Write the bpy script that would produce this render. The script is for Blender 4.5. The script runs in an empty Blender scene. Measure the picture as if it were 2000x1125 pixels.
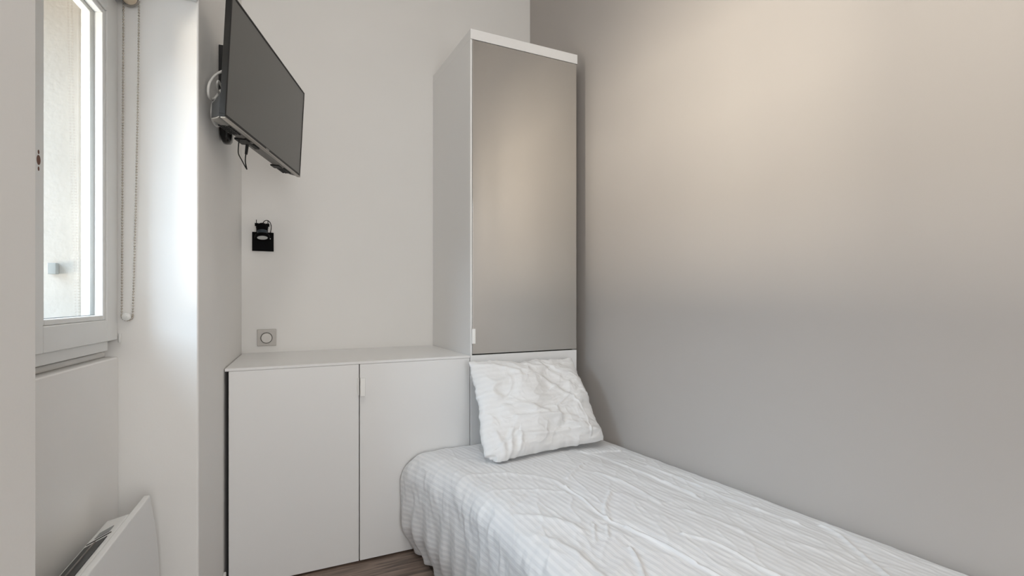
import bpy, bmesh, math, random
import numpy as np
from mathutils import Vector, Matrix, noise
random.seed(4)
sc = bpy.context.scene
C = sc.collection
PI = math.pi

# ------------------------------------------------------------------ camera
cam_d = bpy.data.cameras.new('camera'); cam = bpy.data.objects.new('camera', cam_d); C.objects.link(cam)
cam.location = (0, 0, 1.1); cam.rotation_euler = (PI/2, 0, math.radians(-26.3))
cam_d.sensor_width = 36; cam_d.lens = 18.0; cam_d.shift_y = 0.00875; cam_d.clip_start = 0.02
sc.camera = cam

# ------------------------------------------------------------------ exposure
sc.view_settings.view_transform = 'Standard'; sc.view_settings.look = 'None'
sc.view_settings.gamma = 1; sc.view_settings.use_curve_mapping = False
sc.view_settings.exposure = 0.08

# ------------------------------------------------------------------ daylight and added fill
SKY, FACADE, REAR, CEIL, WORLD = 1800, 1000, 32, 13, 1.1
W = bpy.data.worlds.new('World'); sc.world = W; W.use_nodes = True
nt = W.node_tree; nt.nodes.clear()
out = nt.nodes.new('ShaderNodeOutputWorld'); bg = nt.nodes.new('ShaderNodeBackground')
tc = nt.nodes.new('ShaderNodeTexCoord'); sx = nt.nodes.new('ShaderNodeSeparateXYZ'); cr = nt.nodes.new('ShaderNodeValToRGB')
nt.links.new(tc.outputs['Generated'], sx.inputs[0]); nt.links.new(sx.outputs['Z'], cr.inputs[0])
cr.color_ramp.elements[0].position = 0.0; cr.color_ramp.elements[0].color = (0.92, 0.95, 1.0, 1)
cr.color_ramp.elements[1].position = 0.5; cr.color_ramp.elements[1].color = (0.62, 0.78, 1.0, 1)
nt.links.new(cr.outputs[0], bg.inputs[0]); bg.inputs[1].default_value = WORLD
nt.links.new(bg.outputs[0], out.inputs[0])

def area(name, loc, target, sx_, sy_, power, col):
    l = bpy.data.lights.new(name, 'AREA'); l.shape = 'RECTANGLE'; l.size = sx_; l.size_y = sy_
    l.energy = power; l.color = col
    o = bpy.data.objects.new(name, l); C.objects.link(o); o.location = loc
    d = Vector(target) - Vector(loc)
    o.rotation_euler = d.to_track_quat('-Z', 'Y').to_euler()
    return o
# blue sky light falling in through the side window, warm light of the sunlit facades opposite and below
area('daylight_sky', (-4.2, 1.3, 4.1), (-0.4, 1.25, 1.3), 8.0, 3.6, SKY, (0.66, 0.81, 1.0))
area('daylight_facade', (-5.4, 1.0, 0.35), (-0.4, 1.15, 1.2), 3.6, 1.5, FACADE, (1.0, 0.87, 0.75))
# added fill lights out of view: at an assumed rear window, and overhead without fixture
area('fill_rear', (0.40, -2.30, 1.45), (0.5, 1.5, 1.2), 1.0, 1.9, REAR, (1.0, 0.985, 0.96))
area('fill_overhead', (0.15, 0.55, 3.33), (0.15, 0.55, 0), 0.6, 0.6, CEIL, (1.0, 0.97, 0.93))

# ------------------------------------------------------------------ materials
def mat(name, col, rough=0.5, metal=0.0, spec=0.5, coat=0.0):
    m = bpy.data.materials.new(name); m.use_nodes = True
    b = m.node_tree.nodes['Principled BSDF']
    b.inputs['Base Color'].default_value = (*col, 1); b.inputs['Roughness'].default_value = rough
    b.inputs['Metallic'].default_value = metal; b.inputs['Specular IOR Level'].default_value = spec
    b.inputs['Coat Weight'].default_value = coat
    return m
def N(m, t): return m.node_tree.nodes.new(t)
def L(m, a, b): m.node_tree.links.new(a, b)
def bump_noise(m, scale, strength, dist=0.002, detail=4, stretch=None):
    b = m.node_tree.nodes['Principled BSDF']
    t = N(m, 'ShaderNodeTexCoord'); n = N(m, 'ShaderNodeTexNoise'); bp = N(m, 'ShaderNodeBump')
    n.inputs['Scale'].default_value = scale; n.inputs['Detail'].default_value = detail
    src = t.outputs['Object']
    if stretch:
        mp = N(m, 'ShaderNodeMapping'); mp.inputs['Scale'].default_value = stretch; L(m, src, mp.inputs[0]); src = mp.outputs[0]
    L(m, src, n.inputs['Vector']); L(m, n.outputs['Fac'], bp.inputs['Height'])
    bp.inputs['Strength'].default_value = strength; bp.inputs['Distance'].default_value = dist
    L(m, bp.outputs[0], b.inputs['Normal'])
    return m
def mottle(m, col, amount, scale):
    b = m.node_tree.nodes['Principled BSDF']
    t = N(m, 'ShaderNodeTexCoord'); n = N(m, 'ShaderNodeTexNoise'); r = N(m, 'ShaderNodeValToRGB')
    n.inputs['Scale'].default_value = scale; n.inputs['Detail'].default_value = 5
    L(m, t.outputs['Object'], n.inputs['Vector']); L(m, n.outputs['Fac'], r.inputs[0])
    r.color_ramp.elements[0].position = 0.3; r.color_ramp.elements[1].position = 0.7
    r.color_ramp.elements[0].color = (*[c*(1-amount) for c in col], 1); r.color_ramp.elements[1].color = (*col, 1)
    L(m, r.outputs[0], b.inputs['Base Color'])
    return m
WALL = (0.85, 0.835, 0.81)
M = {}
M['wall'] = bump_noise(mottle(mat('white_wall_paint', WALL, 0.7, spec=0.3), WALL, 0.02, 3), 220, 0.10, 0.001)
TAUPE = (0.48, 0.448, 0.42)
M['taupe'] = bump_noise(mottle(mat('taupe_wall_paint', TAUPE, 0.55, spec=0.4), TAUPE, 0.02, 3), 220, 0.10, 0.001)
M['ceiling'] = mat('ceiling_paint', (0.85, 0.84, 0.82), 0.8)
M['laminate'] = bump_noise(mat('white_laminate', (0.84, 0.835, 0.825), 0.38, spec=0.45), 400, 0.04, 0.0005)
M['gap'] = mat('dark_joint', (0.02, 0.018, 0.016), 0.9)
M['handle'] = mat('white_plastic_handle', (0.93, 0.925, 0.90), 0.3)
M['mirror'] = mat('mirror_glass', (0.70, 0.685, 0.66), 0.02, metal=1.0)
M['frame'] = bump_noise(mottle(mat('white_window_paint', (0.78, 0.78, 0.76), 0.4), (0.78, 0.78, 0.76), 0.03, 8), 60, 0.12, 0.001, stretch=(1, 1, .15))
M['stone'] = bump_noise(mottle(mat('exterior_render', (0.31, 0.288, 0.26), 0.9), (0.31, 0.288, 0.26), 0.12, 7), 90, 0.3, 0.003)
M['rust'] = mat('bare_wood_hole', (0.16, 0.075, 0.05), 0.8)
M['black'] = mat('black_plastic', (0.008, 0.008, 0.008), 0.5, spec=.3)
M['black_gloss'] = mat('glossy_black_plastic', (0.015, 0.014, 0.013), 0.15)
M['blackmetal'] = mat('black_metal', (0.0025, 0.0025, 0.003), 0.55, spec=0.06)
M['grey_plastic'] = mat('dark_grey_plastic', (0.15, 0.142, 0.13), 0.42)
M['bezel'] = mat('bronze_grey_bezel', (0.34, 0.315, 0.285), 0.3, metal=0.4)
M['screen'] = mat('television_screen', (0.075, 0.072, 0.066), 0.33, spec=0.9)
M['white_cable'] = mat('white_cable_plastic', (0.75, 0.74, 0.71), 0.4)
M['logo'] = mat('silver_print', (0.22, 0.215, 0.20), 0.3, metal=0.3)
M['lens'] = mat('frosted_lamp_glass', (0.72, 0.74, 0.72), 0.3)
M['chrome'] = mat('grey_lamp_metal', (0.05, 0.065, 0.08), 0.3, metal=0.6)
M['switch'] = mat('switch_plastic', (0.50, 0.47, 0.435), 0.35)
M['knob'] = mat('switch_knob_plastic', (0.60, 0.57, 0.53), 0.3)
M['radiator'] = mat('radiator_enamel', (0.76, 0.76, 0.75), 0.3)
M['radiator_edge'] = mat('radiator_edge_enamel', (0.84, 0.84, 0.82), 0.35)
M['grille_dark'] = mat('radiator_grille_dark', (0.012, 0.016, 0.018), 0.4)
M['grey_label'] = mat('grey_control_window', (0.26, 0.27, 0.27), 0.4)
M['blind'] = mat('beige_blind_fabric', (0.72, 0.60, 0.46), 0.8)
M['bead'] = mat('bead_chain', (0.62, 0.58, 0.52), 0.22, metal=0.9)
M['clear'] = mat('milky_clear_plastic', (0.82, 0.82, 0.80), 0.15)
M['bedframe'] = mat('bed_base_fabric', (0.10, 0.07, 0.055), 0.9)
M['mattress'] = mat('mattress_ticking', (0.7, 0.7, 0.7), 0.9)
M['baseboard'] = mat('white_baseboard_paint', (0.78, 0.77, 0.75), 0.4)
M['pave'] = mat('street_paving', (0.55, 0.50, 0.44), 0.9)

# thin clear glass
g = bpy.data.materials.new('window_glass'); g.use_nodes = True; n_ = g.node_tree; n_.nodes.clear()
o_ = n_.nodes.new('ShaderNodeOutputMaterial'); tr = n_.nodes.new('ShaderNodeBsdfTransparent'); gl = n_.nodes.new('ShaderNodeBsdfGlossy')
mx = n_.nodes.new('ShaderNodeMixShader'); lw_ = n_.nodes.new('ShaderNodeLayerWeight'); lw_.inputs[0].default_value = 0.5; pw = n_.nodes.new('ShaderNodeMath'); pw.operation = 'POWER'; pw.inputs[1].default_value = 5; fr = n_.nodes.new('ShaderNodeMath'); fr.operation = 'MULTIPLY_ADD'; fr.inputs[1].default_value = 0.9; fr.inputs[2].default_value = 0.035; n_.links.new(lw_.outputs['Facing'], pw.inputs[0]); n_.links.new(pw.outputs[0], fr.inputs[0])
gl.inputs['Roughness'].default_value = 0.0; tr.inputs[0].default_value = (0.96, 0.98, 0.97, 1)
n_.links.new(fr.outputs[0], mx.inputs[0]); n_.links.new(tr.outputs[0], mx.inputs[1]); n_.links.new(gl.outputs[0], mx.inputs[2]); n_.links.new(mx.outputs[0], o_.inputs[0])
M['glass'] = g

# dark wood laminate floor, boards along the cabinet front
m = mat('dark_wood_floor', (0.1, 0.08, 0.07), 0.42); b = m.node_tree.nodes['Principled BSDF']
t = N(m, 'ShaderNodeTexCoord')
bk = N(m, 'ShaderNodeTexBrick'); bk.inputs['Scale'].default_value = 1; bk.inputs['Brick Width'].default_value = 1.25; bk.inputs['Row Height'].default_value = 0.19
bk.inputs['Mortar Size'].default_value = 0.0012; bk.inputs['Color1'].default_value = (0.235, 0.18, 0.148, 1); bk.inputs['Color2'].default_value = (0.18, 0.137, 0.113, 1); bk.inputs['Mortar'].default_value = (0.03, 0.022, 0.018, 1)
mp = N(m, 'ShaderNodeMapping'); mp.inputs['Scale'].default_value = (2.2, 26, 1); ns = N(m, 'ShaderNodeTexNoise'); ns.inputs['Scale'].default_value = 2.2; ns.inputs['Detail'].default_value = 8; ns.inputs['Distortion'].default_value = 0.8
L(m, t.outputs['Object'], bk.inputs['Vector']); L(m, t.outputs['Object'], mp.inputs[0]); L(m, mp.outputs[0], ns.inputs['Vector'])
rp = N(m, 'ShaderNodeValToRGB'); rp.color_ramp.elements[0].position = 0.32; rp.color_ramp.elements[0].color = (0.45, 0.42, 0.40, 1); rp.color_ramp.elements[1].position = 0.72; rp.color_ramp.elements[1].color = (1.5, 1.45, 1.4, 1)
L(m, ns.outputs['Fac'], rp.inputs[0])
mu = N(m, 'ShaderNodeMix'); mu.data_type = 'RGBA'; mu.blend_type = 'MULTIPLY'; mu.inputs[0].default_value = 1
L(m, bk.outputs['Color'], mu.inputs[6]); L(m, rp.outputs[0], mu.inputs[7]); L(m, mu.outputs[2], b.inputs['Base Color'])
M['floor'] = m

# striped satin cotton: narrow stripes run along V, so they repeat over U (metres across the cloth)
def striped(name, period, base, lo, bumpd=0.0006):
    m = mat(name, base, 0.6, spec=0.35); b = m.node_tree.nodes['Principled BSDF']
    uv = N(m, 'ShaderNodeUVMap'); s = N(m, 'ShaderNodeSeparateXYZ'); L(m, uv.outputs[0], s.inputs[0])
    a = N(m, 'ShaderNodeMath'); a.operation = 'MULTIPLY'; a.inputs[1].default_value = 2*PI/period; L(m, s.outputs['X'], a.inputs[0])
    si = N(m, 'ShaderNodeMath'); si.operation = 'SINE'; L(m, a.outputs[0], si.inputs[0])
    r = N(m, 'ShaderNodeMapRange'); r.inputs['From Min'].default_value = -0.5; r.inputs['From Max'].default_value = 0.5; L(m, si.outputs[0], r.inputs['Value'])
    c = N(m, 'ShaderNodeMix'); c.data_type = 'RGBA'; c.inputs[6].default_value = (*lo, 1); c.inputs[7].default_value = (*base, 1); L(m, r.outputs[0], c.inputs[0]); L(m, c.outputs[2], b.inputs['Base Color'])
    ro = N(m, 'ShaderNodeMapRange'); ro.inputs['To Min'].default_value = 0.42; ro.inputs['To Max'].default_value = 0.75; L(m, r.outputs[0], ro.inputs['Value']); L(m, ro.outputs[0], b.inputs['Roughness'])
    bp = N(m, 'ShaderNodeBump'); bp.inputs['Distance'].default_value = bumpd; bp.inputs['Strength'].default_value = 0.6; L(m, r.outputs[0], bp.inputs['Height'])
    t = N(m, 'ShaderNodeTexCoord'); n2 = N(m, 'ShaderNodeTexNoise'); n2.inputs['Scale'].default_value = 35; n2.inputs['Detail'].default_value = 6; L(m, t.outputs['Object'], n2.inputs['Vector'])
    b2 = N(m, 'ShaderNodeBump'); b2.inputs['Distance'].default_value = 0.0015; b2.inputs['Strength'].default_value = 0.35; L(m, n2.outputs['Fac'], b2.inputs['Height']); L(m, bp.outputs[0], b2.inputs['Normal']); L(m, b2.outputs[0], b.inputs['Normal'])
    return m
M['sheet'] = striped('striped_white_satin_cotton', 0.0205, (0.84, 0.84, 0.845), (0.775, 0.78, 0.79))
M['pillow'] = striped('striped_white_pillow_cotton', 0.0205, (0.85, 0.85, 0.85), (0.83, 0.83, 0.83), 0.0002)

# ------------------------------------------------------------------ mesh helpers
class MB:
    def __init__(s): s.v = []; s.f = []
    def add(s, vs, fs):
        o = len(s.v); s.v += [Vector(v) for v in vs]; s.f += [tuple(i+o for i in f) for f in fs]; return s
    def box(s, a, b, fr=None):
        x0, y0, z0 = a; x1, y1, z1 = b
        vs = [(x0,y0,z0),(x1,y0,z0),(x1,y1,z0),(x0,y1,z0),(x0,y0,z1),(x1,y0,z1),(x1,y1,z1),(x0,y1,z1)]
        if fr: vs = [fr(*p) for p in vs]
        return s.add(vs, [(0,3,2,1),(4,5,6,7),(0,1,5,4),(1,2,6,5),(2,3,7,6),(3,0,4,7)])
    def prism(s, pts, z0, z1, fr=None):
        n = len(pts); vs = [(p[0],p[1],z0) for p in pts] + [(p[0],p[1],z1) for p in pts]
        if fr: vs = [fr(*p) for p in vs]
        return s.add(vs, [tuple(range(n))[::-1], tuple(range(n, 2*n))] + [(i,(i+1)%n,n+(i+1)%n,n+i) for i in range(n)])
    def cyl(s, p0, p1, r0, r1=None, n=32, cap=True):
        r1 = r0 if r1 is None else r1; return s.rings([(p0, r0), (p1, r1)], n, cap)
    def rings(s, pr, n=32, cap=True, axis=None):
        ax = Vector(axis) if axis else (Vector(pr[-1][0]) - Vector(pr[0][0])); ax.normalize()
        a = ax.orthogonal().normalized(); b = ax.cross(a); vs = []; fs = []
        for p, r in pr:
            vs += [Vector(p) + (a*math.cos(2*PI*k/n) + b*math.sin(2*PI*k/n))*r for k in range(n)]
        for j in range(len(pr)-1):
            for k in range(n): fs.append((j*n+k, j*n+(k+1)%n, (j+1)*n+(k+1)%n, (j+1)*n+k))
        if cap: fs += [tuple(range(n))[::-1], tuple(range((len(pr)-1)*n, len(pr)*n))]
        return s.add(vs, fs)
    def tube(s, pts, r, n=10, sub=6):
        P = [Vector(p) for p in pts]; Q = []
        for i in range(len(P)-1):
            a = P[max(i-1, 0)]; b = P[i]; c = P[i+1]; d = P[min(i+2, len(P)-1)]
            for k in range(sub):
                t = k/sub
                Q.append(0.5*((2*b) + (c-a)*t + (2*a-5*b+4*c-d)*t*t + (3*b-a-3*c+d)*t*t*t))
        Q.append(P[-1]); vs = []; fs = []; up = None
        for i, q in enumerate(Q):
            tan = (Q[min(i+1, len(Q)-1)] - Q[max(i-1, 0)]).normalized()
            if up is None: up = tan.orthogonal().normalized()
            up = (up - tan*up.dot(tan)).normalized(); w = tan.cross(up)
            vs += [q + (up*math.cos(2*PI*k/n) + w*math.sin(2*PI*k/n))*r for k in range(n)]
        for j in range(len(Q)-1):
            for k in range(n): fs.append((j*n+k, j*n+(k+1)%n, (j+1)*n+(k+1)%n, (j+1)*n+k))
        fs += [tuple(range(n))[::-1], tuple(range((len(Q)-1)*n, len(Q)*n))]
        return s.add(vs, fs)
    def ball(s, c, r, n=8, m_=6):
        c = Vector(c); vs = [c+Vector((0,0,r))]; fs = []
        for i in range(1, m_):
            a = PI*i/m_
            for k in range(n): vs.append(c + Vector((math.sin(a)*math.cos(2*PI*k/n), math.sin(a)*math.sin(2*PI*k/n), math.cos(a)))*r)
        vs.append(c-Vector((0,0,r)))
        for k in range(n): fs.append((0, 1+k, 1+(k+1)%n)); fs.append((len(vs)-1, 1+(m_-2)*n+(k+1)%n, 1+(m_-2)*n+k))
        for i in range(m_-2):
            for k in range(n): fs.append((1+i*n+k, 1+(i+1)*n+k, 1+(i+1)*n+(k+1)%n, 1+i*n+(k+1)%n))
        return s.add(vs, fs)
    def build(s, name, m, parent=None, bevel=0.0, smooth=False, label=None, origin=None, seg=2):
        if origin is None:
            lo = Vector([min(v[i] for v in s.v) for i in range(3)]); hi = Vector([max(v[i] for v in s.v) for i in range(3)])
            origin = (lo+hi)/2; origin.z = lo.z
        origin = Vector(origin)
        me = bpy.data.meshes.new(name); me.from_pydata([v-origin for v in s.v], [], s.f); me.update()
        bm = bmesh.new(); bm.from_mesh(me); bmesh.ops.recalc_face_normals(bm, faces=bm.faces[:]); bm.to_mesh(me); bm.free()
        if smooth:
            for p in me.polygons: p.use_smooth = True
        me.materials.append(m)
        o = bpy.data.objects.new(name, me); C.objects.link(o)
        if parent: o.parent = parent; wl = parent['_w'] if '_w' in parent else None; o.location = origin - Vector(WLOC[parent.name])
        else: o.location = origin
        WLOC[o.name] = tuple(origin)
        if bevel:
            bv = o.modifiers.new('bevel', 'BEVEL'); bv.width = bevel; bv.segments = seg; bv.limit_method = 'ANGLE'; bv.angle_limit = math.radians(40)
            if smooth is False:
                for p in me.polygons: p.use_smooth = True
            wn = o.modifiers.new('wn', 'WEIGHTED_NORMAL'); wn.keep_sharp = False
        elif smooth:
            es = o.modifiers.new('es', 'EDGE_SPLIT'); es.split_angle = math.radians(40)
        if label: o['label'] = label
        return o
WLOC = {}
def thing(name, loc, label, cat, group=None):
    o = bpy.data.objects.new(name, None); C.objects.link(o); o.location = loc; o.empty_display_size = 0.05
    WLOC[o.name] = tuple(loc); o['label'] = label; o['category'] = cat
    if group: o['group'] = group
    return o
def tag(o, label, cat, group=None):
    o['label'] = label; o['category'] = cat
    if group: o['group'] = group
    return o
def structure(o): o['kind'] = 'structure'; return o
def frame(o, u, v, w):
    o, u, v, w = map(Vector, (o, u, v, w))
    return lambda a, b, c: o + u*a + v*b + w*c
def az(deg): a = math.radians(deg); return Vector((math.sin(a), math.cos(a), 0))

# ------------------------------------------------------------------ room geometry
YF = 2.18          # plane of the cabinet fronts
YB = 2.74          # back wall
ZC = 3.40          # ceiling
LX = lambda y: -0.0734 - (YB - y)*math.tan(math.radians(4.5))      # left wall face
RX = lambda y: 1.476 + (YB - y)*math.tan(math.radians(3.7))        # right wall face
YR = -2.4
f_ = structure(MB().box((-1.2, YR-.2, -0.1), (2.3, YB+.2, 0)).build('floor', M['floor'], origin=(0, 0, 0)))
structure(MB().box((-1.2, YR-.2, ZC), (2.3, YB+.2, ZC+.1)).build('ceiling', M['ceiling']))
structure(MB().box((-0.4, YB, 0), (1.9, YB+.15, ZC)).build('wall_back', M['wall']))
structure(MB().prism([(RX(YB), YB), (RX(YR-.2), YR-.2), (RX(YR-.2)+.2, YR-.2), (RX(YB)+.2, YB)], 0, ZC).build('wall_right', M['taupe']))
# left wall: niche with the window. wu runs along the niche back wall, wn into the room
dl = az(4.5); nl = Vector((dl.y, -dl.x, 0))
wu = az(7.7); wn_ = Vector((wu.y, -wu.x, 0))
P0 = Vector((-0.344, 1.731, 0))                 # corner of niche back wall and far reveal
WF = frame(P0, wu, wn_, (0, 0, 1))              # (s along, off into room, z)
c_far = Vector((LX(1.709), 1.709, 0)); c_near = Vector((LX(0.771), 0.771, 0))
n_near = P0 + wu*(-0.97)                        # near end of the niche back wall
ZL = 1.94
T = 0.42                                        # thickness of the outer wall
mb = MB()
out_far = WF(0.0, -T, 0); out_near = WF(-0.97, -T, 0)
mb.prism([(c_far.x, c_far.y), (LX(YB), YB), (LX(YB)-.75, YB+.15), (out_far.x, out_far.y), (P0.x-.004, P0.y), (P0.x, P0.y)], 0, ZC)
mb.prism([(LX(YR-.2), YR-.2), (c_near.x, c_near.y), (n_near.x, n_near.y), (out_near.x, out_near.y), (out_near.x-.1, YR-.2)], 0, ZC)
q = [c_near, c_far, P0, out_far, out_near, n_near]
mb.prism([(p.x, p.y) for p in q], ZL, ZC)
structure(mb.build('wall_left', M['wall'], bevel=0.006))
# niche back wall under the window, with a plaster ledge
mb = MB().box((-0.97, -T, 0), (0.0, 0, 0.937), WF)
mb.box((-0.97, -T, 0.937), (-0.0, -0.03, 0.952), WF)
structure(mb.build('wall_niche', M['wall'], bevel=0.004))
# rear wall of the room behind the camera, with an assumed window added for the rear fill
mb = MB().box((-1.2, YR-.2, 0), (-0.2, YR, ZC)).box((1.0, YR-.2, 0), (2.3, YR, ZC)).box((-.2, YR-.2, 2.45), (1.0, YR, ZC)).box((-.2, YR-.2, 0), (1.0, YR, .35))
structure(mb.build('wall_rear', M['wall']))
w2 = structure(MB().box((-.2, YR-.12, .35), (-.14, YR-.06, 2.45)).box((.94, YR-.12, .35), (1.0, YR-.06, 2.45)).box((-.14, YR-.12, .35), (.94, YR-.06, .41)).box((-.14, YR-.12, 2.39), (.94, YR-.06, 2.45)).box((.38, YR-.12, .41), (.42, YR-.06, 2.39)).build('window_2', M['frame']))
# baseboard along the left wall between niche and cabinet
mb = MB().prism([(LX(1.712)+.0, 1.712), (LX(YF-.01), YF-.01), (LX(YF-.01)+.010, YF-.01), (LX(1.712)+.010, 1.712)], 0, 0.083)
structure(mb.build('baseboard_left', M['baseboard'], bevel=0.003))

# ------------------------------------------------------------------ window
w1 = structure(MB()
    .box((-0.97, -0.064, 0.958), (-0.045, -0.008, 0.984), WF)      # bottom member
    .box((-0.97, -0.064, 0.984), (-0.93, -0.0555, 1.93), WF)
    .box((-0.045, -0.064, 0.952), (0.0, -0.0555, 1.94), WF)         # far jamb behind the sash
    .box((-0.97, -0.064, 1.895), (-0.045, -0.0555, 1.94), WF)
    .build('window_1', M['frame'], bevel=0.002))
def sash(s0, s1, z0, z1, hole=None):
    a = 0.065; d0 = -0.055
    f = MB().box((s0, d0, z0), (s0+a, 0, z1), WF).box((s1-a, d0, z0), (s1, 0, z1), WF)
    f.box((s0+a, d0, z0), (s1-a, 0, z0+.056), WF).box((s0+a, d0, z1-.056), (s1-a, 0, z1), WF)
    fo = f.build('sash', M['frame'], w1, bevel=0.0025)
    bm_ = MB(); i0, i1, j0, j1 = s0+a, s1-a, z0+.056, z1-.056; bw = .013
    bm_.box((i0, -.052, j0), (i0+bw, -.004, j1), WF).box((i1-bw, -.052, j0), (i1, -.004, j1), WF)
    bm_.box((i0+bw, -.052, j0), (i1-bw, -.004, j0+bw), WF).box((i0+bw, -.052, j1-bw), (i1-bw, -.004, j1), WF)
    bm_.build('glazing_bead', M['frame'], fo, bevel=0.003)
    MB().box((i0+bw-.001, -.030, j0+bw-.001), (i1-bw+.001, -.026, j1-bw+.001), WF).build('window_pane', M['glass'], fo)
    sl = MB(); e = .0012
    for (p, q_) in (((i0+bw, -.0325, j0+bw), (i0+bw+e, -.0235, j1-bw)), ((i1-bw-e, -.0325, j0+bw), (i1-bw, -.0235, j1-bw)), ((i0+bw+e, -.0325, j0+bw), (i1-bw-e, -.0235, j0+bw+e)), ((i0+bw+e, -.0325, j1-bw-e), (i1-bw-e, -.0235, j1-bw))):
        sl.box(p, q_, WF)
    sl.build('window_seal', mat('grey_seal', (.20, .20, .19), .7), fo)
    return fo
s_far = sash(-0.4395, -0.006, 0.984, 1.90)
s_near = sash(-0.925, -0.4425, 0.984, 1.90)
# cover strip and the three holes of the missing handle, on the stile
for z_, r_, rz in ((1.391, .0028, .0055), (1.375, .0068, .0125), (1.3575, .0028, .0055)):
    n = 20; pts = [WF(-0.3925 + r_*math.cos(2*PI*k/n), 0.0004, z_ + rz*math.sin(2*PI*k/n)*.8) for k in range(n)]
    pb = [WF(-0.3925 + r_*math.cos(2*PI*k/n), -0.001, z_ + rz*math.sin(2*PI*k/n)*.8) for k in range(n)]
    hb = MB(); hb.add(pts+pb, [tuple(range(n)), tuple(range(n, 2*n))[::-1]]+[(k, (k+1) % n, n+(k+1) % n, n+k) for k in range(n)])
    hb.build('handle_hole', M['rust'], s_far)
# hinge at the bottom corner
MB().cyl(WF(-.004, .004, .976), WF(-.004, .004, 1.000), .0035, n=12).build('hinge', M['frame'], w1, smooth=True)
# outer masonry reveal
ext = MB()
ext.box((-0.055, -T-.9, 0.93), (0.25, -0.0645, 2.2), WF)
ext.box((-1.3, -T-.3, 0.93), (-0.955, -0.0645, 2.2), WF)  # unseen near side, carried out past the wall to shade the niche reveal
ext.box((-0.955, -T, 1.90), (-0.055, -0.0645, 2.2), WF)
structure(ext.build('wall_exterior', M['stone'], bevel=0.004))
structure(MB().box((-0.955, -T-.20, 0.90), (-0.055, -0.0645, 0.985), WF).build('trim_1', mat('white_outer_sill', (.85, .85, .84), .6), bevel=.004))
st = MB().box((-0.072, -0.127, 1.158), (-0.0556, -0.108, 1.186), WF).build('shutter_stop', mat('grey_painted_iron', (.17, .18, .175), .5), bevel=.002)
tag(st, 'small grey metal shutter stop on the outer wall beyond the window glass', 'shutter stop')
structure(MB().box((-9, -6, -3.2), (-1.2, 9, -3.1)).build('ground', M['pave']))

# ------------------------------------------------------------------ roller blind with bead chain
zb = 1.912
rb = thing('roller_blind', WF(-.45, .03, zb), 'rolled up beige roller blind with a bead chain at the top of the window', 'roller blind')
MB().cyl(WF(-.93, .032, zb), WF(-.018, .032, zb), .017, n=40).build('blind_roll', M['blind'], rb, smooth=True)
MB().rings([(WF(-.018, .032, zb), .0195), (WF(-.012, .032, zb), .0195), (WF(-.010, .032, zb), .017), (WF(-.004, .032, zb), .010)], 32).build('end_ring', M['bezel'], rb, smooth=True, label='dark end ring of the blind roll')
MB().box((-.93, .004, zb+.018), (-.003, .045, 1.939), WF).build('mounting_rail', M['frame'], rb, bevel=.002)
ch = MB()
def strand(p, q_, bow):
    L_ = (Vector(p)-Vector(q_)).length; n = int(L_/0.0078)
    for k in range(n+1):
        t = k/n; v = Vector(p).lerp(Vector(q_), t) + wn_*bow*math.sin(PI*t)
        ch.ball(v, .0027, 8, 6)
    ch.tube([Vector(p).lerp(Vector(q_), t/12) + wn_*bow*math.sin(PI*t/12) for t in range(13)], .0006, 5, 2)
zp = 1.052
strand(WF(-.008, .014, zb), WF(-.002, .008, zp), 0.0); strand(WF(-.008, .050, zb), WF(-.004, .034, zp), 0.002)
for k in range(9):
    a = PI*k/8; ch.ball(WF(-.003, .021+.013*math.cos(a), zp-.012*math.sin(a)-.004), .0027, 8, 6)
cho = ch.build('bead_chain', M['bead'], rb, smooth=True)
MB().rings([(WF(-.014, .021, zp-.006), .006), (WF(-.011, .021, zp-.006), .0105), (WF(-.003, .021, zp-.006), .0105), (WF(-.001, .021, zp-.006), .007)], 24).cyl(WF(-.016, .021, zp-.006), WF(-.0139, .021, zp-.006), .002, n=12).build('chain_pulley', M['clear'], cho, smooth=True)

# ------------------------------------------------------------------ radiator (electric convector)
dr_ = az(4.2); nr_ = Vector((dr_.y, -dr_.x, 0))
RF = frame(WF(-.106, .105, 0)+dr_*.106-nr_*.105, dr_, nr_, (0, 0, 1))
rd = thing('radiator', RF(-.5, .05, 0.12), 'white electric convector radiator with black top grille under the window', 'radiator')
prof = []   # front panel outline in (s, z)
for k in range(13):
    t = k/12; z_ = .585 - t*.47; prof.append((-.106 + .062*(1-(1-min(t*1.25, 1))**2.0) - (.03*max(0, t-.85)/.15), z_))
pl = [(-.62+(-.106-p[0])*.9, p[1]) for p in prof[::-1]]
pts = prof + pl
n = len(pts); mb = MB()
vs = [RF(p[0], .105 + .010*(1-((p[1]-.35)/.24)**2), p[1]) for p in pts] + [RF(p[0], .091+ .010*(1-((p[1]-.35)/.24)**2), p[1]) for p in pts]
fs = [(i, (i+1) % n, n+(i+1) % n, n+i) for i in range(n)]
for i in range(len(prof)-1):
    j = n-1-i; fs.append((i, i+1, j-1, j)); fs.append((n+i, n+j, n+j-1, n+i+1))
mb.add(vs, fs); mb.build('front_panel', M['radiator'], rd, bevel=.003)
mb = MB()
prof2 = [(.022, .12), (.090, .12), (.090, .582), (.080, .577), (.032, .553), (.025, .545), (.022, .52)]
n = len(prof2); vs = [RF(-.155 if p[0] < .03 else -.16-(p[0]-.03)*.9, p[0], p[1]) for p in prof2] + [RF(-.58, p[0], p[1]) for p in prof2]
mb.add(vs, [tuple(range(n)), tuple(range(n, 2*n))[::-1]] + [(i, (i+1) % n, n+(i+1) % n, n+i) for i in range(n)])
body = mb.build('radiator_body', M['radiator_edge'], rd, bevel=.004)
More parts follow.
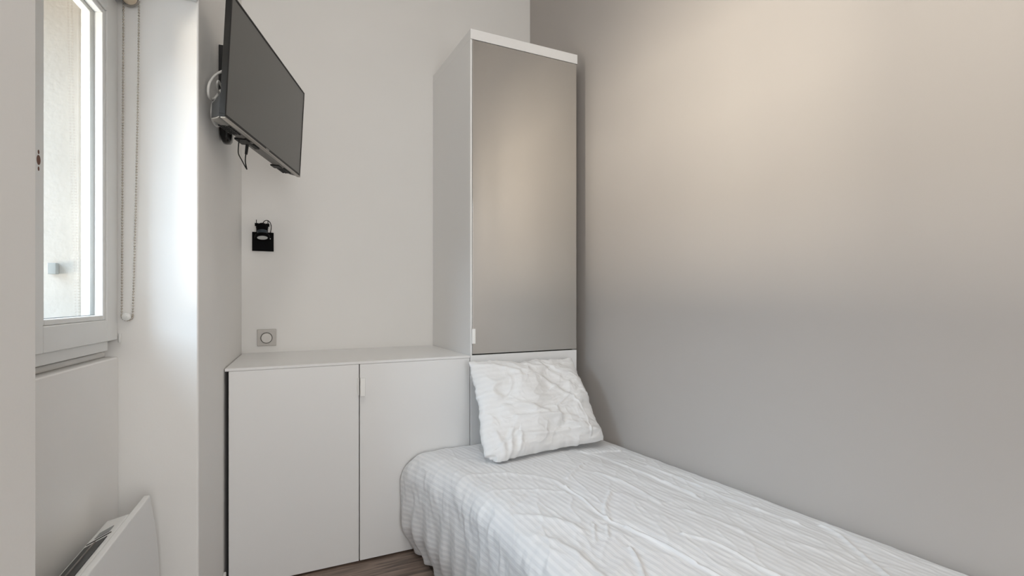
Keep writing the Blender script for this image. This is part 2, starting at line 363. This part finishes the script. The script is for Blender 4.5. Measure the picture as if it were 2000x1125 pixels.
# slanted top surface frame: a along s, b across slope (0 back .. 1 front)
TS = lambda s, b, h: RF(s, .032+.048*b, .5532+.0240*b) + (nr_*(-.447)+Vector((0, 0, .894)))*h
MB().box((-.288, .25, .0), (-.255, .80, .0012), TS).build('control_window', M['grey_label'], body)
MB().box((-.3045, .05, .0), (-.3015, .98, .0012), TS).build('panel_joint', M['gap'], body)
MB().box((-.56, .10, .0), (-.322, .94, .0015), TS).build('top_grille', M['grille_dark'], body)
gs = MB()
for b_ in (.50,): gs.box((-.56, b_, .001), (-.322, b_+.025, .004), TS)
gs.build('grille_bar', M['bezel'], body)
MB().box((-.52, .103, .40), (-.518, .1165, .44), RF).build('panel_mark', M['radiator_edge'], rd)
for s_ in (-.54, -.30): MB().box((s_, .004, .2), (s_+.04, .03, .5), RF).build('wall_bracket', M['grey_label'], rd)

# ------------------------------------------------------------------ low cabinet, worktop, tall cabinet
XL, XM, XR_, XT = LX(YF)+.012, .3728, .8640, 1.4449
ZT = .8300
lc = thing('low_cabinet', (.37, 2.45, 0), 'low white two-door cabinet in the corner under the white worktop', 'cabinet')
mb = MB().prism([(XL+.012, YF+.022), (XR_-.003, YF+.022), (XR_-.003, YB-.003), (LX(YB)+.03, YB-.003)], .012, ZT-.0085)
mb.box((XL+.03, YF+.05, 0), (XR_-.03, YB-.05, .012)); mb.build('cabinet_body', M['gap'], lc)
def door(x0, x1):
    return MB().box((x0, YF, .008), (x1, YF+.019, ZT-.0085)).build('door', M['laminate'], lc, bevel=.0012)
d1 = door(XL+.004, XM-.0018); d2 = door(XM+.0018, XR_-.002)
def tab(x, z0, z1, par, m=M['handle']):
    # folded plastic edge pull: leg on the door edge and a lip standing forward of the face
    return MB().prism([(x-.0012, YF-.0005), (x-.0012, YF-.020), (x+.0165, YF-.0225), (x+.0185, YF-.0200), (x+.0185, YF-.0170), (x+.0030, YF-.0150), (x+.0030, YF-.0005)], z0, z1).build('handle', m, par, bevel=.0008)
tab(XM+.0018, .692, .766, d2)
MB().box((XM-.0085, YF-.007, .694), (XM-.0025, YF-.0003, .766)).build('edge_clip', M['handle'], d1, bevel=.001)
wt = MB().prism([(LX(YF)+.0035, YF-.002), (XR_-.0005, YF-.002), (XR_-.0005, YB-.001), (LX(YB)+.003, YB-.001)], ZT-.008, ZT+.0025).build('worktop', M['laminate'], bevel=.0012)
tag(wt, 'white laminate worktop covering the low two-door cabinet in the corner', 'worktop')
tcb = thing('tall_cabinet', (1.16, 2.45, 0), 'tall white cabinet with a mirrored door standing behind the bed head', 'cabinet')
ZTT = 2.3248; ZM1 = 2.2765; ZM0 = .8385
MB().box((XR_+.0008, YF, 0), (XR_+.0100, YB-.002, ZTT-.046)).build('side_panel', M['laminate'], tcb, bevel=.0008)
MB().box((XT-.012, YF+.022, 0), (XT-.001, YB-.002, ZTT-.046)).build('side_panel', M['laminate'], tcb)
MB().box((XR_+.0008, YF-.004, ZTT-.046), (XT, YB-.002, ZTT)).build('top_panel', M['laminate'], tcb, bevel=.001)
MB().box((XR_+.0102, YF+.03, .01), (XT-.0125, YB-.003, ZTT-.047)).build('cabinet_body', M['gap'], tcb)
MB().box((XR_+.0025, YF-.002, .008), (XT-.004, YF+.017, ZM0-.0055)).build('lower_panel', M['laminate'], tcb, bevel=.001)
md = MB().box((XR_+.0105, YF+.001, ZM0-.001), (XT-.0035, YF+.018, ZM1)).build('door', M['gap'], tcb)  # dark edge left bare right of the mirror paints in the shadow gap
MB().box((XR_+.0105, YF-.004, ZM0), (XT-.0065, YF+.0005, ZM1-.001)).build('mirror', M['mirror'], md, bevel=.0008)
MB().box((XR_+.005, YF-.016, .887), (XR_+.0205, YF-.0125, .955)).box((XR_+.0045, YF-.0126, .887), (XR_+.0075, YF-.0005, .955)).build('handle', M['handle'], md, bevel=.001)

# ------------------------------------------------------------------ bed, bedspread
bed = thing('bed', (1.08, 1.23, 0), 'single bed in the corner hidden under the white striped bedspread', 'bed')
MB().prism([(.72, .32), (RX(.32)-.05, .32), (RX(2.13)-.05, 2.13), (.72, 2.13)], .10, .24).build('bed_base', M['bedframe'], bed, bevel=.01)
MB().prism([(.70, .30), (RX(.30)-.04, .30), (RX(2.15)-.04, 2.15), (.70, 2.15)], .24, .385).build('mattress', M['mattress'], bed, bevel=.03, seg=4)
for x_, y_ in ((.78, .38), (1.45, .38), (.78, 2.08), (1.38, 2.08)):
    MB().cyl((x_, y_, 0), (x_, y_, .10), .022, .028, n=16).build('leg', M['bedframe'], bed, smooth=True)

CREASE = [  # polylines on the top of the cloth (x, y), height, width
 ([(.963,1.524),(.957,1.419),(.937,1.282),(.932,1.237),(.95,1.201),(.964,1.143),(.964,1.063),(.977,.941)], .0045, .006),
 ([(1.077,1.42),(.973,1.315),(.934,1.247)], .005, .009),
 ([(1.017,1.599),(1.156,1.704)], .005, .010),
 ([(.606,1.749),(.725,1.779),(.849,1.718),(.958,1.61),(.963,1.524)], .0045, .016),
 ([(.592,1.453),(.68,1.418),(.746,1.352),(.806,1.276),(.819,1.215)], .005, .018),
 ([(.624,1.322),(.678,1.274),(.724,1.2),(.737,1.093),(.72,.95)], .007, .02),
 ([(1.29,1.843),(1.384,1.848),(1.448,1.842)], .007, .009),
 ([(1.25,1.86),(1.306,1.787),(1.309,1.608),(1.334,1.479),(1.34,1.29)], .005, .011),
 ([(.881,1.076),(.849,.996),(.82,.956),(.80,.86)], .0065, .008),
 ([(.875,1.231),(.822,1.152)], .0035, .006), ([(.909,1.214),(.865,1.151)], .0035, .006),
 ([(1.512,.966),(1.501,.91),(1.451,.838),(1.409,.773),(1.356,.696)], .007, .008),
 ([(1.338,1.434),(1.354,1.363),(1.324,1.252)], .004, .009),
 ([(.95,1.18),(.968,1.038),(.972,.949),(.984,.875),(1.0,.75)], .005, .008),
 ([(1.061,1.068),(1.108,.985),(1.101,.896),(1.101,.84),(1.12,.7)], .005, .010),
 ([(1.15,1.60),(1.19,1.45),(1.17,1.28)], .004, .014), ([(1.20,1.20),(1.24,1.05),(1.22,.9)], .003, .014),
 ([(.70,1.60),(.83,1.56),(.93,1.48)], .003, .014), ([(1.40,1.6),(1.43,1.4),(1.42,1.2),(1.45,1.0)], .004, .012),
]
def polydist(X, Y, pts):
    d = np.full(X.shape, 9.0); s = np.zeros(X.shape)
    for (ax, ay), (bx, by) in zip(pts[:-1], pts[1:]):
        vx, vy = bx-ax, by-ay; l2 = vx*vx+vy*vy
        t = np.clip(((X-ax)*vx+(Y-ay)*vy)/l2, 0, 1)
        dx = X-ax-t*vx; dy = Y-ay-t*vy; dd = np.sqrt(dx*dx+dy*dy); sg = np.sign(vx*dy-vy*dx)
        k = dd < d; d = np.where(k, dd, d); s = np.where(k, sg, s)
    return d*s
def smooth_line(pts, it=2):
    for _ in range(it):
        q = [pts[0]]
        for a, b in zip(pts[:-1], pts[1:]): q += [(.75*a[0]+.25*b[0], .75*a[1]+.25*b[1]), (.25*a[0]+.75*b[0], .25*a[1]+.75*b[1])]
        pts = q+[pts[-1]]
    return pts
def fbm(X, Y, sx_, sy_, seed, octv=3):
    o = np.empty(X.shape); xf = X.ravel(); yf = Y.ravel(); of = o.ravel()
    for i in range(xf.size): of[i] = noise.fractal(Vector((xf[i]*sx_, yf[i]*sy_, seed)), 0.9, 2.1, octv)
    return of.reshape(X.shape)
def sstep(a, b, x): t = np.clip((x-a)/(b-a), 0, 1); return t*t*(3-2*t)

NU, NV = 460, 520
ys = np.linspace(2.172, 0.22, NV)
V3 = np.zeros((NV, NU, 3)); UVc = np.zeros((NV, NU, 2))
def section(y):
    """cross section from the wall over the top and down the free side: list of (x, z, nx, nz)"""
    xr = RX(y) - .010
    hd = max(0, (y-1.55)/.62)
    xs = .632 - .085*hd**1.4 + .0        # free side plane
    r = .085 + .03*hd
    zt = .436; P = []
    P.append((xr, .330)); P.append((xr-.001, .375))
    for k in range(7):
        a = k/6*PI/2; P.append((xr-.03+.03*math.cos(a), .378+.03*math.sin(a)))
    for k in range(1, 20):
        t = k/20; x = (xr-.03)*(1-t) + (xs+r)*t
        P.append((x, .408 + (zt-.408)*min(1, math.sin(min(t*1.6, 1)*PI/2)) ))
    for k in range(0, 13):
        a = PI/2 + k/12*PI/2; P.append((xs+r+r*math.cos(a), zt-r*1.05+r*1.05*math.sin(a)))
    zs = zt-r*1.05
    for k in range(1, 15):
        t = k/14; z = zs*(1-t) + .012*t
        tuck = .055*hd*sstep(.55, 1.0, np.array(t)) - .012*(1-hd)*math.sin(t*PI)
        P.append((xs+float(tuck), z))
    return P
for j, y in enumerate(ys):
    P = np.array(section(y)); d = np.sqrt((np.diff(P, axis=0)**2).sum(1)); s = np.concatenate([[0], np.cumsum(d)])
    # arclength measured from the shoulder so stripes stay straight
    t = np.linspace(0, s[-1], NU)
    V3[j, :, 0] = np.interp(t, s, P[:, 0]); V3[j, :, 2] = np.interp(t, s, P[:, 1]); V3[j, :, 1] = y
    UVc[j, :, 0] = t - s[-1]; UVc[j, :, 1] = y
X = V3[..., 0].copy(); Y = V3[..., 1].copy(); Z = V3[..., 2].copy()
arc = UVc[..., 0]                                  # negative, 0 at the hem
side = 1 - sstep(-.46, -.30, arc) ; side = 1-side  # 1 on the hanging side
top = 1-side
# outward normals in the section
dX = np.gradient(X, axis=1); dZ = np.gradient(Z, axis=1); ln = np.sqrt(dX**2+dZ**2)+1e-9
NX = dZ/ln; NZ = -dX/ln
H = np.zeros(X.shape)
for pts, h, w in CREASE:
    D = polydist(X, Y, smooth_line(pts))
    H += h*(np.exp(-(D/(.7*w))**2) - .45*np.exp(-((D-2.0*w)/(1.8*w))**2) - .25*np.exp(-((D+2.4*w)/(2.4*w))**2)) * (Z > .33) * sstep(.655, .76, X)
nearwall = sstep(0, .06, RX(Y)-X)
big = fbm(X, Y, 5, 3.2, 1.7, 2); fine = fbm(X+.3*Y, Y, 26, 7, 7.1, 3); rid = 1-np.abs(fbm(X*1.0-.25*Y, Y, 11, 4.5, 3.3, 2))*2
H += top*nearwall*(.0045*big + .0010*fine + .0022*np.clip(rid, 0, 1)**4)
# swags sweeping over the shoulder: curved folds that fan into vertical pleats on the side
fan = fbm(arc*2.2 + Y*0.4, Y - .28*np.clip(-arc-.25, 0, 1), 4, 19, 5.5, 2)
sw = np.exp(-((arc+.44)/.20)**2)
H += sw*.0045*fan + sw*.0012*fbm(X, Y, 22, 22, 2.2, 2)
wx = fbm(X, Y, 3, 3, 21.0, 2)*.05
for q_, amp in ((31.0, .0016), (47.0, .0012)):           # long slack folds along the bed
    rr = 1-2.2*np.abs(fbm(X+wx+.12*Y, Y-wx, 7.5, 2.4, q_, 2)); H += top*nearwall*amp*np.clip(rr, 0, 1)**3
pl_ = np.sin(2*PI*(Y + .05*fbm(Y, arc, 3, 2, 9.1, 2) - .10*arc)/.105 + 1.3*fbm(Y, arc*0, 4, 1, 4.4, 1))
down = sstep(-.42, -.03, arc)
H += side*(.0105*down*pl_ + .006*fan*(1-down) + .0022*fbm(Y, arc, 22, 10, 6.6, 3))
# the head-end corner billows
H += side*.010*np.exp(-((Y-2.12)/.10)**2)*np.sin(np.clip((arc+.38)/.38, 0, 1)*PI)
X2 = X + NX*H; Z2 = np.maximum(Z + NZ*H, .006)
# rounding of the head edge at the top: drop to cabinet front
he = np.exp(-((2.172-Y)/.018)**1.0)
Z2 = Z2 - top*.018*he
V3[..., 0] = np.minimum(X2, RX(Y)-.004); V3[..., 2] = Z2
me = bpy.data.meshes.new('bedspread'); org = np.array([1.08, 1.2, 0.0])
verts = (V3 - org).reshape(-1, 3)
idx = np.arange(NV*NU).reshape(NV, NU)
quads = np.stack([idx[:-1, :-1], idx[:-1, 1:], idx[1:, 1:], idx[1:, :-1]], -1).reshape(-1, 4)
me.from_pydata(verts.tolist(), [], quads.tolist()); me.update()
uvl = me.uv_layers.new(name='UVMap'); li = np.empty(len(me.loops), dtype=np.int32); me.loops.foreach_get('vertex_index', li)
uvl.data.foreach_set('uv', UVc.reshape(-1, 2)[li].astype(np.float32).ravel())
me.polygons.foreach_set('use_smooth', [True]*len(me.polygons)); me.materials.append(M['sheet'])
bs = bpy.data.objects.new('bedspread', me); C.objects.link(bs); bs.location = org.tolist()
so = bs.modifiers.new('thickness', 'SOLIDIFY'); so.thickness = .003; so.offset = -1
tag(bs, 'wrinkled white striped bedspread draped over the bed down to the floor', 'bedspread')

# ------------------------------------------------------------------ pillow
NP = 220
a = np.linspace(-1, 1, NP); A, B = np.meshgrid(a, a)          # A left..right, B bottom..top
BL = np.array([.785, 1.840, .428]); BR = np.array([1.425, 1.915, .434]); TL = np.array([.830, 2.120, .818]); TR = np.array([1.380, 2.125, .803])
pa = (A+1)/2; pb = (B+1)/2
base = (BL*(1-pa[..., None])*(1-pb[..., None]) + BR*pa[..., None]*(1-pb[..., None]) + TL*(1-pa[..., None])*pb[..., None] + TR*pa[..., None]*pb[..., None])
nrm = np.cross(BR-BL, TL-BL); nrm /= np.linalg.norm(nrm)      # points to the room (-Y, +Z)
if nrm[1] > 0: nrm = -nrm
ux = (BR-BL)/np.linalg.norm(BR-BL); uy = (TL-BL)/np.linalg.norm(TL-BL)
edge = (1-A**4)*(1-B**4)
puff = (np.clip(1-np.abs(A)**2.6, 0, 1)*np.clip(1-np.abs(B)**2.6, 0, 1))**.55
cr_ = np.abs(A)**5*np.abs(B)**5
puffb = (np.clip(1-np.abs(A)**2.6, 0, 1)*np.where(B < 0, np.clip(1-np.abs(B)**7, 0, 1), np.clip(1-np.abs(B)**2.6, 0, 1)))**.55
inx = -A*(.016*(1-B**2) + .004*cr_) + .010*np.exp(-((A-1)/.25)**2)*np.exp(-((B+.3)/.5)**2)
iny = -B*(.012*(1-A**2) + .004*cr_)
jag = np.abs(B)**8*.012*fbm(A, B*0+.1, 4.5, 1, 1.1, 3); jagx = np.abs(A)**8*.010*fbm(B, A*0+.4, 4.5, 1, 3.1, 3)
dip = -.020*np.exp(-((A+.12)/.09)**2)*np.clip(B, 0, 1)**6
# the lower left corner slumps onto the bed towards the foot
slump = np.exp(-((A+1)/.35)**2-((B+1)/.35)**2)
rc = np.exp(-((A+1)/.13)**2-((B+1)/.13)**2)*.032
inx = inx + rc; iny = iny + rc*.8
base = base + ux*(inx+jagx)[..., None] + uy*(iny+jag+dip)[..., None]
w1_ = fbm(A, B, 1.3, 1.3, 40.1, 2); w2n = fbm(A, B, 1.3, 1.3, 50.3, 2)
Aw = A+.35*w1_; Bw = B+.35*w2n
wr = fbm(Aw, Bw, 1.9, 2.1, 8.8, 2)
wr2 = 1-2.4*np.abs(fbm(Aw*.8+.5*Bw, Bw*.8-.5*Aw, 2.0, 1.5, 12.3, 2))
wr3 = 1-2.4*np.abs(fbm(Aw-.3*Bw, Bw+.2*Aw, 3.6, 4.4, 17.2, 2)); wr4 = fbm(A, B, 8, 8, 5.2, 3)
PCR = [([(.15,.45),(.45,.12),(.62,-.05),(.9,.2)], .007, .045), ([(.60,-.0),(.72,-.35),(.70,-.85)], .008, .022), ([(-.5,-.30),(-.1,-.35),(.25,-.38),(.5,-.48)], .008, .045),
       ([(-.8,.35),(-.55,.5),(-.3,.52)], .006, .05), ([(-.95,.9),(-.6,.85),(-.3,.62)], .008, .045), ([(-.1,.98),(-.02,.78),(.2,.72),(.6,.8)], .008, .045),
       ([(-.8,-.75),(-.5,-.62),(-.1,-.72),(.3,-.70)], .008, .045), ([(-.55,-.98),(-.5,-.6)], .009, .035), ([(-.75,-.98),(-.85,-.5)], .008, .035), ([(-.66,-.98),(-.68,-.7),(-.6,-.5)], .007, .03), ([(.3,.25),(.42,.32),(.6,.3)], .007, .045),
       ([(-.65,-.05),(-.3,-.1),(0,-.28)], .007, .05), ([(.35,-.55),(.75,-.7),(.98,-.85)], .007, .045), ([(.2,.9),(.35,.6),(.6,.35)], .006, .05), ([(.85,.15),(.93,.05)], .008, .03)]
PH = np.zeros(A.shape)
for pts, h, w in PCR:
    D = polydist(A, B, smooth_line(pts)); PH += h*(np.exp(-(D/w)**2) - .55*np.exp(-((D-1.9*w)/(1.7*w))**2))
fr_ = .066*puffb + edge**.35*(.021*wr + .006*np.clip(wr2, 0, 1)**2 + .0022*np.clip(wr3, 0, 1)**2 + .0012*wr4 + 1.0*PH) + .012*slump
bkp = -.030*puff - edge**.5*.004*wr
front = base + nrm*fr_[..., None]; back = base + nrm*bkp[..., None]
front[..., 2] = np.maximum(front[..., 2], .4460); back[..., 2] = np.maximum(back[..., 2], .4450); back[..., 1] = np.minimum(back[..., 1], YF-.008)
front[..., 1] = np.minimum(front[..., 1], YF-.006)
vf = front.reshape(-1, 3); vb = back[1:-1, 1:-1].reshape(-1, 3)
idf = np.arange(NP*NP).reshape(NP, NP); idb = idf.copy(); idb[1:-1, 1:-1] = NP*NP + np.arange((NP-2)**2).reshape(NP-2, NP-2)
qf = np.stack([idf[:-1, :-1], idf[:-1, 1:], idf[1:, 1:], idf[1:, :-1]], -1).reshape(-1, 4)
qb = np.stack([idb[:-1, :-1], idb[1:, :-1], idb[1:, 1:], idb[:-1, 1:]], -1).reshape(-1, 4)
me = bpy.data.meshes.new('pillow'); org = np.array([1.1, 2.0, .45])
me.from_pydata((np.vstack([vf, vb])-org).tolist(), [], np.vstack([qf, qb]).tolist()); me.update()
uvp = np.vstack([np.stack([B*.2, A*.3], -1).reshape(-1, 2), np.stack([B*.2, A*.3], -1)[1:-1, 1:-1].reshape(-1, 2)])
uvl = me.uv_layers.new(name='UVMap'); li = np.empty(len(me.loops), dtype=np.int32); me.loops.foreach_get('vertex_index', li)
uvl.data.foreach_set('uv', uvp[li].astype(np.float32).ravel())
me.polygons.foreach_set('use_smooth', [True]*len(me.polygons)); me.materials.append(M['pillow'])
po = bpy.data.objects.new('pillow', me); C.objects.link(po); po.location = org.tolist()
tag(po, 'crumpled white pillow leaning on the tall cabinet at the bed head', 'pillow')

# ------------------------------------------------------------------ television
psi, tau = .3408, .0526
tu = Vector((math.sin(psi), math.cos(psi), 0)); tn = Vector((math.cos(psi), -math.sin(psi), 0))
tv_v = Vector((0, 0, 1))*math.cos(tau) + tn*math.sin(tau); tv_n = tn*math.cos(tau) - Vector((0, 0, 1))*math.sin(tau)
tc_ = Vector((.0439, 1.9958, 1.7856)); TW, TH = .725, .3554
TF = frame(tc_, tu, tv_n, tv_v)          # (u, out of screen, up)
tv = thing('television', tc_ - tv_v*TH/2 - tv_n*.03, 'flat black television on a wall bracket above the low cabinet', 'television')
h2, w2_ = TH/2, TW/2
bz = MB()
for a0, a1, b0, b1 in ((-w2_, w2_, -h2, -h2+.011), (-w2_, w2_, h2-.007, h2), (-w2_, -w2_+.008, -h2+.011, h2-.007), (w2_-.007, w2_, -h2+.011, h2-.007)):
    bz.box((a0, -.016, b0), (a1, 0, b1), TF)
bz.build('bezel', M['black'], tv, bevel=.0012)
MB().box((-w2_, -.0125, -h2-.002), (w2_, .0008, -h2+.0022), TF).build('bottom_trim', M['bezel'], tv, bevel=.001, label='bronze grey trim along the bottom edge')
MB().box((-w2_+.007, -.012, -h2+.010), (w2_-.006, -.0015, h2-.006), TF).build('screen', M['screen'], tv)
MB().box((-.040, -.001, -h2+.0035), (-.010, .0006, -h2+.0075), TF).build('brand_mark', M['logo'], tv, label='tiny silver mark on the lower bezel')
def loft(levels):
    m_ = MB(); vs = []; fs = [(0, 1, 2, 3)]
    for dep, (u0, u1, v0, v1) in levels: vs += [TF(u0, dep, v0), TF(u1, dep, v0), TF(u1, dep, v1), TF(u0, dep, v1)]
    for k in range(len(levels)-1):
        for i in range(4): fs.append((k*4+i, k*4+(i+1) % 4, (k+1)*4+(i+1) % 4, (k+1)*4+i))
    k = (len(levels)-1)*4; fs.append((k+3, k+2, k+1, k)); return m_.add(vs, fs)
hso = loft([(-.0155, (-w2_+.001, w2_-.001, -h2+.001, -h2+.075)), (-.026, (-w2_+.008, w2_-.03, -h2-.002, -h2+.060)), (-.046, (-w2_+.024, w2_-.10, -h2-.001, -h2+.046)), (-.052, (-w2_+.036, w2_-.12, -h2+.003, -h2+.038))]).build('rear_housing', M['grey_plastic'], tv, bevel=.003)
loft([(-.0160, (-w2_+.0003, -w2_+.004, -h2+.003, -h2+.070)), (-.026, (-w2_+.006, -w2_+.010, -h2+.001, -h2+.057)), (-.0475, (-w2_+.0235, -w2_+.028, -h2+.002, -h2+.044))]).build('end_cap', M['black'], hso, bevel=.001)
loft([(-.0155, (-w2_+.10, w2_-.10, -h2+.076, h2-.05)), (-.040, (-w2_+.13, w2_-.13, -h2+.076, h2-.08))]).build('back_cover', M['black'], tv, bevel=.003)
for u0 in (-.29, .215):
    gr = MB()
    for r in range(4):
        for k in range(7): gr.box((u0+k*.0125+(r % 2)*.003, -.050+r*.0085, -h2-.0035), (u0+.0085+k*.0125+(r % 2)*.003, -.0445+r*.0085, -h2-.0005), TF)
    gr.build('speaker_grille', M['black'], hso)
MB().box((-.165, -.054, -h2-.006), (-.105, -.018, -h2+.0), TF).box((-.105, -.030, -h2-.005), (-.055, -.016, -h2+.0), TF).build('socket_recess', M['black'], hso)
MB().box((.165, -.056, -h2-.006), (.212, -.024, -h2+.0), TF).build('socket_recess', M['black'], hso, bevel=.003)
MB().box((-.135, -.018, -h2-.0045), (-.118, -.012, -h2+.0), TF).build('sensor_window', M['logo'], hso)
# wall bracket
LF = frame((LX(YB), YB, 0), dl, nl, (0, 0, 1))      # (distance along the left wall, off wall, z)
yb_ = -.65
br = thing('television_bracket', LF(yb_, 0, 1.66), 'black swivel wall bracket holding the television on the left wall', 'wall bracket')
MB().box((yb_-.03, 0, 1.70), (yb_+.03, .018, 1.985), LF).build('wall_plate', M['black'], br, bevel=.002)
cvp = []
for k in range(9):
    t = k/8; cvp.append((LF(yb_+.0, .020, 1.765-.098*t), .0) )
n = 20; cv = MB(); vs = []; fs = []
lev = [(1.745, 1.0), (1.695, 1.0), (1.672, .97), (1.657, .85), (1.649, .6), (1.646, .25)]
for z_, s_ in lev:
    for k in range(n):
        a_ = 2*PI*k/n; cx = math.copysign(abs(math.cos(a_))**.6, math.cos(a_)); sy_ = math.copysign(abs(math.sin(a_))**.6, math.sin(a_))
        vs.append(LF(yb_+.033*cx*s_, .022+.020*sy_*s_, z_))
for j in range(len(lev)-1):
    for k in range(n): fs.append((j*n+k, j*n+(k+1) % n, (j+1)*n+(k+1) % n, (j+1)*n+k))
fs += [tuple(range(n)), tuple(range((len(lev)-1)*n, len(lev)*n))[::-1]]
cv.add(vs, fs).build('bracket_cover', M['black_gloss'], br, smooth=True)
e1 = LF(yb_, .018, 1.80); e2 = TF(0, -.056, .01)
arm = MB()
for dz in (-.035, .035): arm.cyl(e1+Vector((0, 0, dz)), e2+Vector((0, 0, dz)), .008, n=16)
arm.build('arm', M['black'], br, smooth=True)
MB().box((-.10, -.060, -.10), (.10, -.052, .10), TF).build('mounting_plate', M['black'], br, bevel=.002)
# cables
cb = MB()
cb.tube([(-.100,1.935,1.838),(-.106,1.915,1.836),(-.122,1.85,1.795),(-.134,1.795,1.747),(-.137,1.785,1.716),(-.134,1.80,1.704),(-.128,1.857,1.722),(-.118,1.925,1.762),(-.104,1.973,1.788)], .0040)
cb.tube([(-.104,1.973,1.788),(-.113,1.931,1.778),(-.118,1.89,1.75),(-.128,1.848,1.711),(-.131,1.83,1.677),(-.130,1.839,1.653),(-.124,1.852,1.640)], .0040)
cb.tube([(-.104,1.981,1.784),(-.118,1.88,1.730),(-.124,1.858,1.692),(-.127,1.853,1.664),(-.122,1.872,1.645),(-.112,1.92,1.66)], .0040)
cb.tube([(-.104,1.99,1.775),(-.112,1.92,1.733),(-.119,1.864,1.701),(-.121,1.85,1.68)], .0040)
cb.tube([(-.106,1.90,1.775),(-.115,1.87,1.785),(-.119,1.86,1.772),(-.117,1.88,1.757),(-.108,1.92,1.752)], .0034)
cbo = cb.build('cable_bundle', M['white_cable'], smooth=True)
tag(cbo, 'looped white cables hanging between the television and the left wall', 'cable')
kb = MB(); kb.tube([(-.055,1.802,1.592),(-.057,1.802,1.568),(-.057,1.802,1.545),(-.049,1.824,1.532),(-.040,1.852,1.519),(-.035,1.862,1.512)], .0017, 8)
kb.tube([(-.035,1.862,1.512),(-.039,1.851,1.533),(-.038,1.855,1.558),(-.035,1.862,1.580)], .0018, 8)
kbo = kb.build('power_cable', M['black'], smooth=True); tag(kbo, 'short black cable looping below the bottom edge of the television', 'cable')
MB().cyl((-.037, 1.858, 1.560), (-.034, 1.863, 1.592), .0042, .005, n=14).build('plug', M['black'], kbo, smooth=True)

# ------------------------------------------------------------------ wall spotlight
sp = thing('wall_spotlight', (.018, YB, 1.32), 'black square wall spotlight with a small round adjustable lamp head', 'wall lamp')
MB().prism([(-.029, YB-.012), (.064, YB-.012), (.064, YB), (-.029, YB)], 1.320, 1.410).build('wall_plate', M['blackmetal'], sp, bevel=.001)
hc = Vector((.0135, YB-.052, 1.430)); hd_ = Vector((.02, -.27, -.96)).normalized()
MB().rings([(hc-hd_*.018, .007), (hc-hd_*.015, .015), (hc-hd_*.009, .0205), (hc-hd_*.001, .0238), (hc+hd_*.014, .0245), (hc+hd_*.020, .0245)], 28, axis=hd_).build('lamp_head', M['blackmetal'], sp, smooth=True)
MB().rings([(hc+hd_*.020, .0225), (hc+hd_*.034, .0215), (hc+hd_*.037, .021)], 28, axis=hd_).build('lamp_barrel', M['chrome'], sp, smooth=True)
rg = MB().rings([(hc+hd_*.035, .022), (hc+hd_*.040, .031), (hc+hd_*.052, .034), (hc+hd_*.0555, .032), (hc+hd_*.0535, .0225)], 32, axis=hd_).build('lamp_ring', M['blackmetal'], sp, smooth=True)
MB().rings([(hc+hd_*.0525, .0225), (hc+hd_*.0550, .0222)], 32, axis=hd_).build('lens', M['lens'], rg, smooth=True)
for sx1 in (-1, 1):
    yk = MB(); yk.box((.0135+sx1*.0245-.0015, YB-.060, 1.423), (.0135+sx1*.0245+.0015, YB-.046, 1.462))
    yk.cyl((.0135+sx1*.015, YB-.052, 1.440), (.0135+sx1*.031, YB-.052, 1.440), .0075, n=16)
    yk.box((.0135+sx1*.0235-.0012, YB-.058, 1.398), (.0135+sx1*.0235+.0012, YB-.008, 1.425))
    yk.build('yoke', M['blackmetal'], sp)
MB().tube([(.016, YB-.048, 1.447), (.024, YB-.045, 1.460), (.036, YB-.040, 1.464), (.048, YB-.034, 1.455), (.053, YB-.028, 1.435), (.050, YB-.018, 1.412), (.048, YB-.011, 1.398)], .0018, 8).build('cord', M['blackmetal'], sp, smooth=True)
MB().cyl((.049, YB-.0135, 1.380), (.049, YB-.0115, 1.380), .0022, n=12).build('screw', M['lens'], sp)

# ------------------------------------------------------------------ dimmer switch
ds = thing('dimmer_switch', (.034, YB, .864), 'square beige dimmer switch with a round knob on the back wall', 'light switch')
MB().box((-.008, YB-.009, .8645), (.0755, YB, .9445)).build('switch_plate', M['switch'], ds, bevel=.0025)
MB().rings([((.0325, YB-.0088, .903), .0262), ((.0325, YB-.0098, .903), .0262)], 40).build('knob_groove', M['gap'], ds)
MB().rings([((.0325, YB-.008, .903), .0240), ((.0325, YB-.020, .903), .0232), ((.0325, YB-.0215, .903), .0215)], 40).build('knob', M['knob'], ds, smooth=True)
for o in list(bpy.data.objects):
    if '_w' in o: del o['_w']
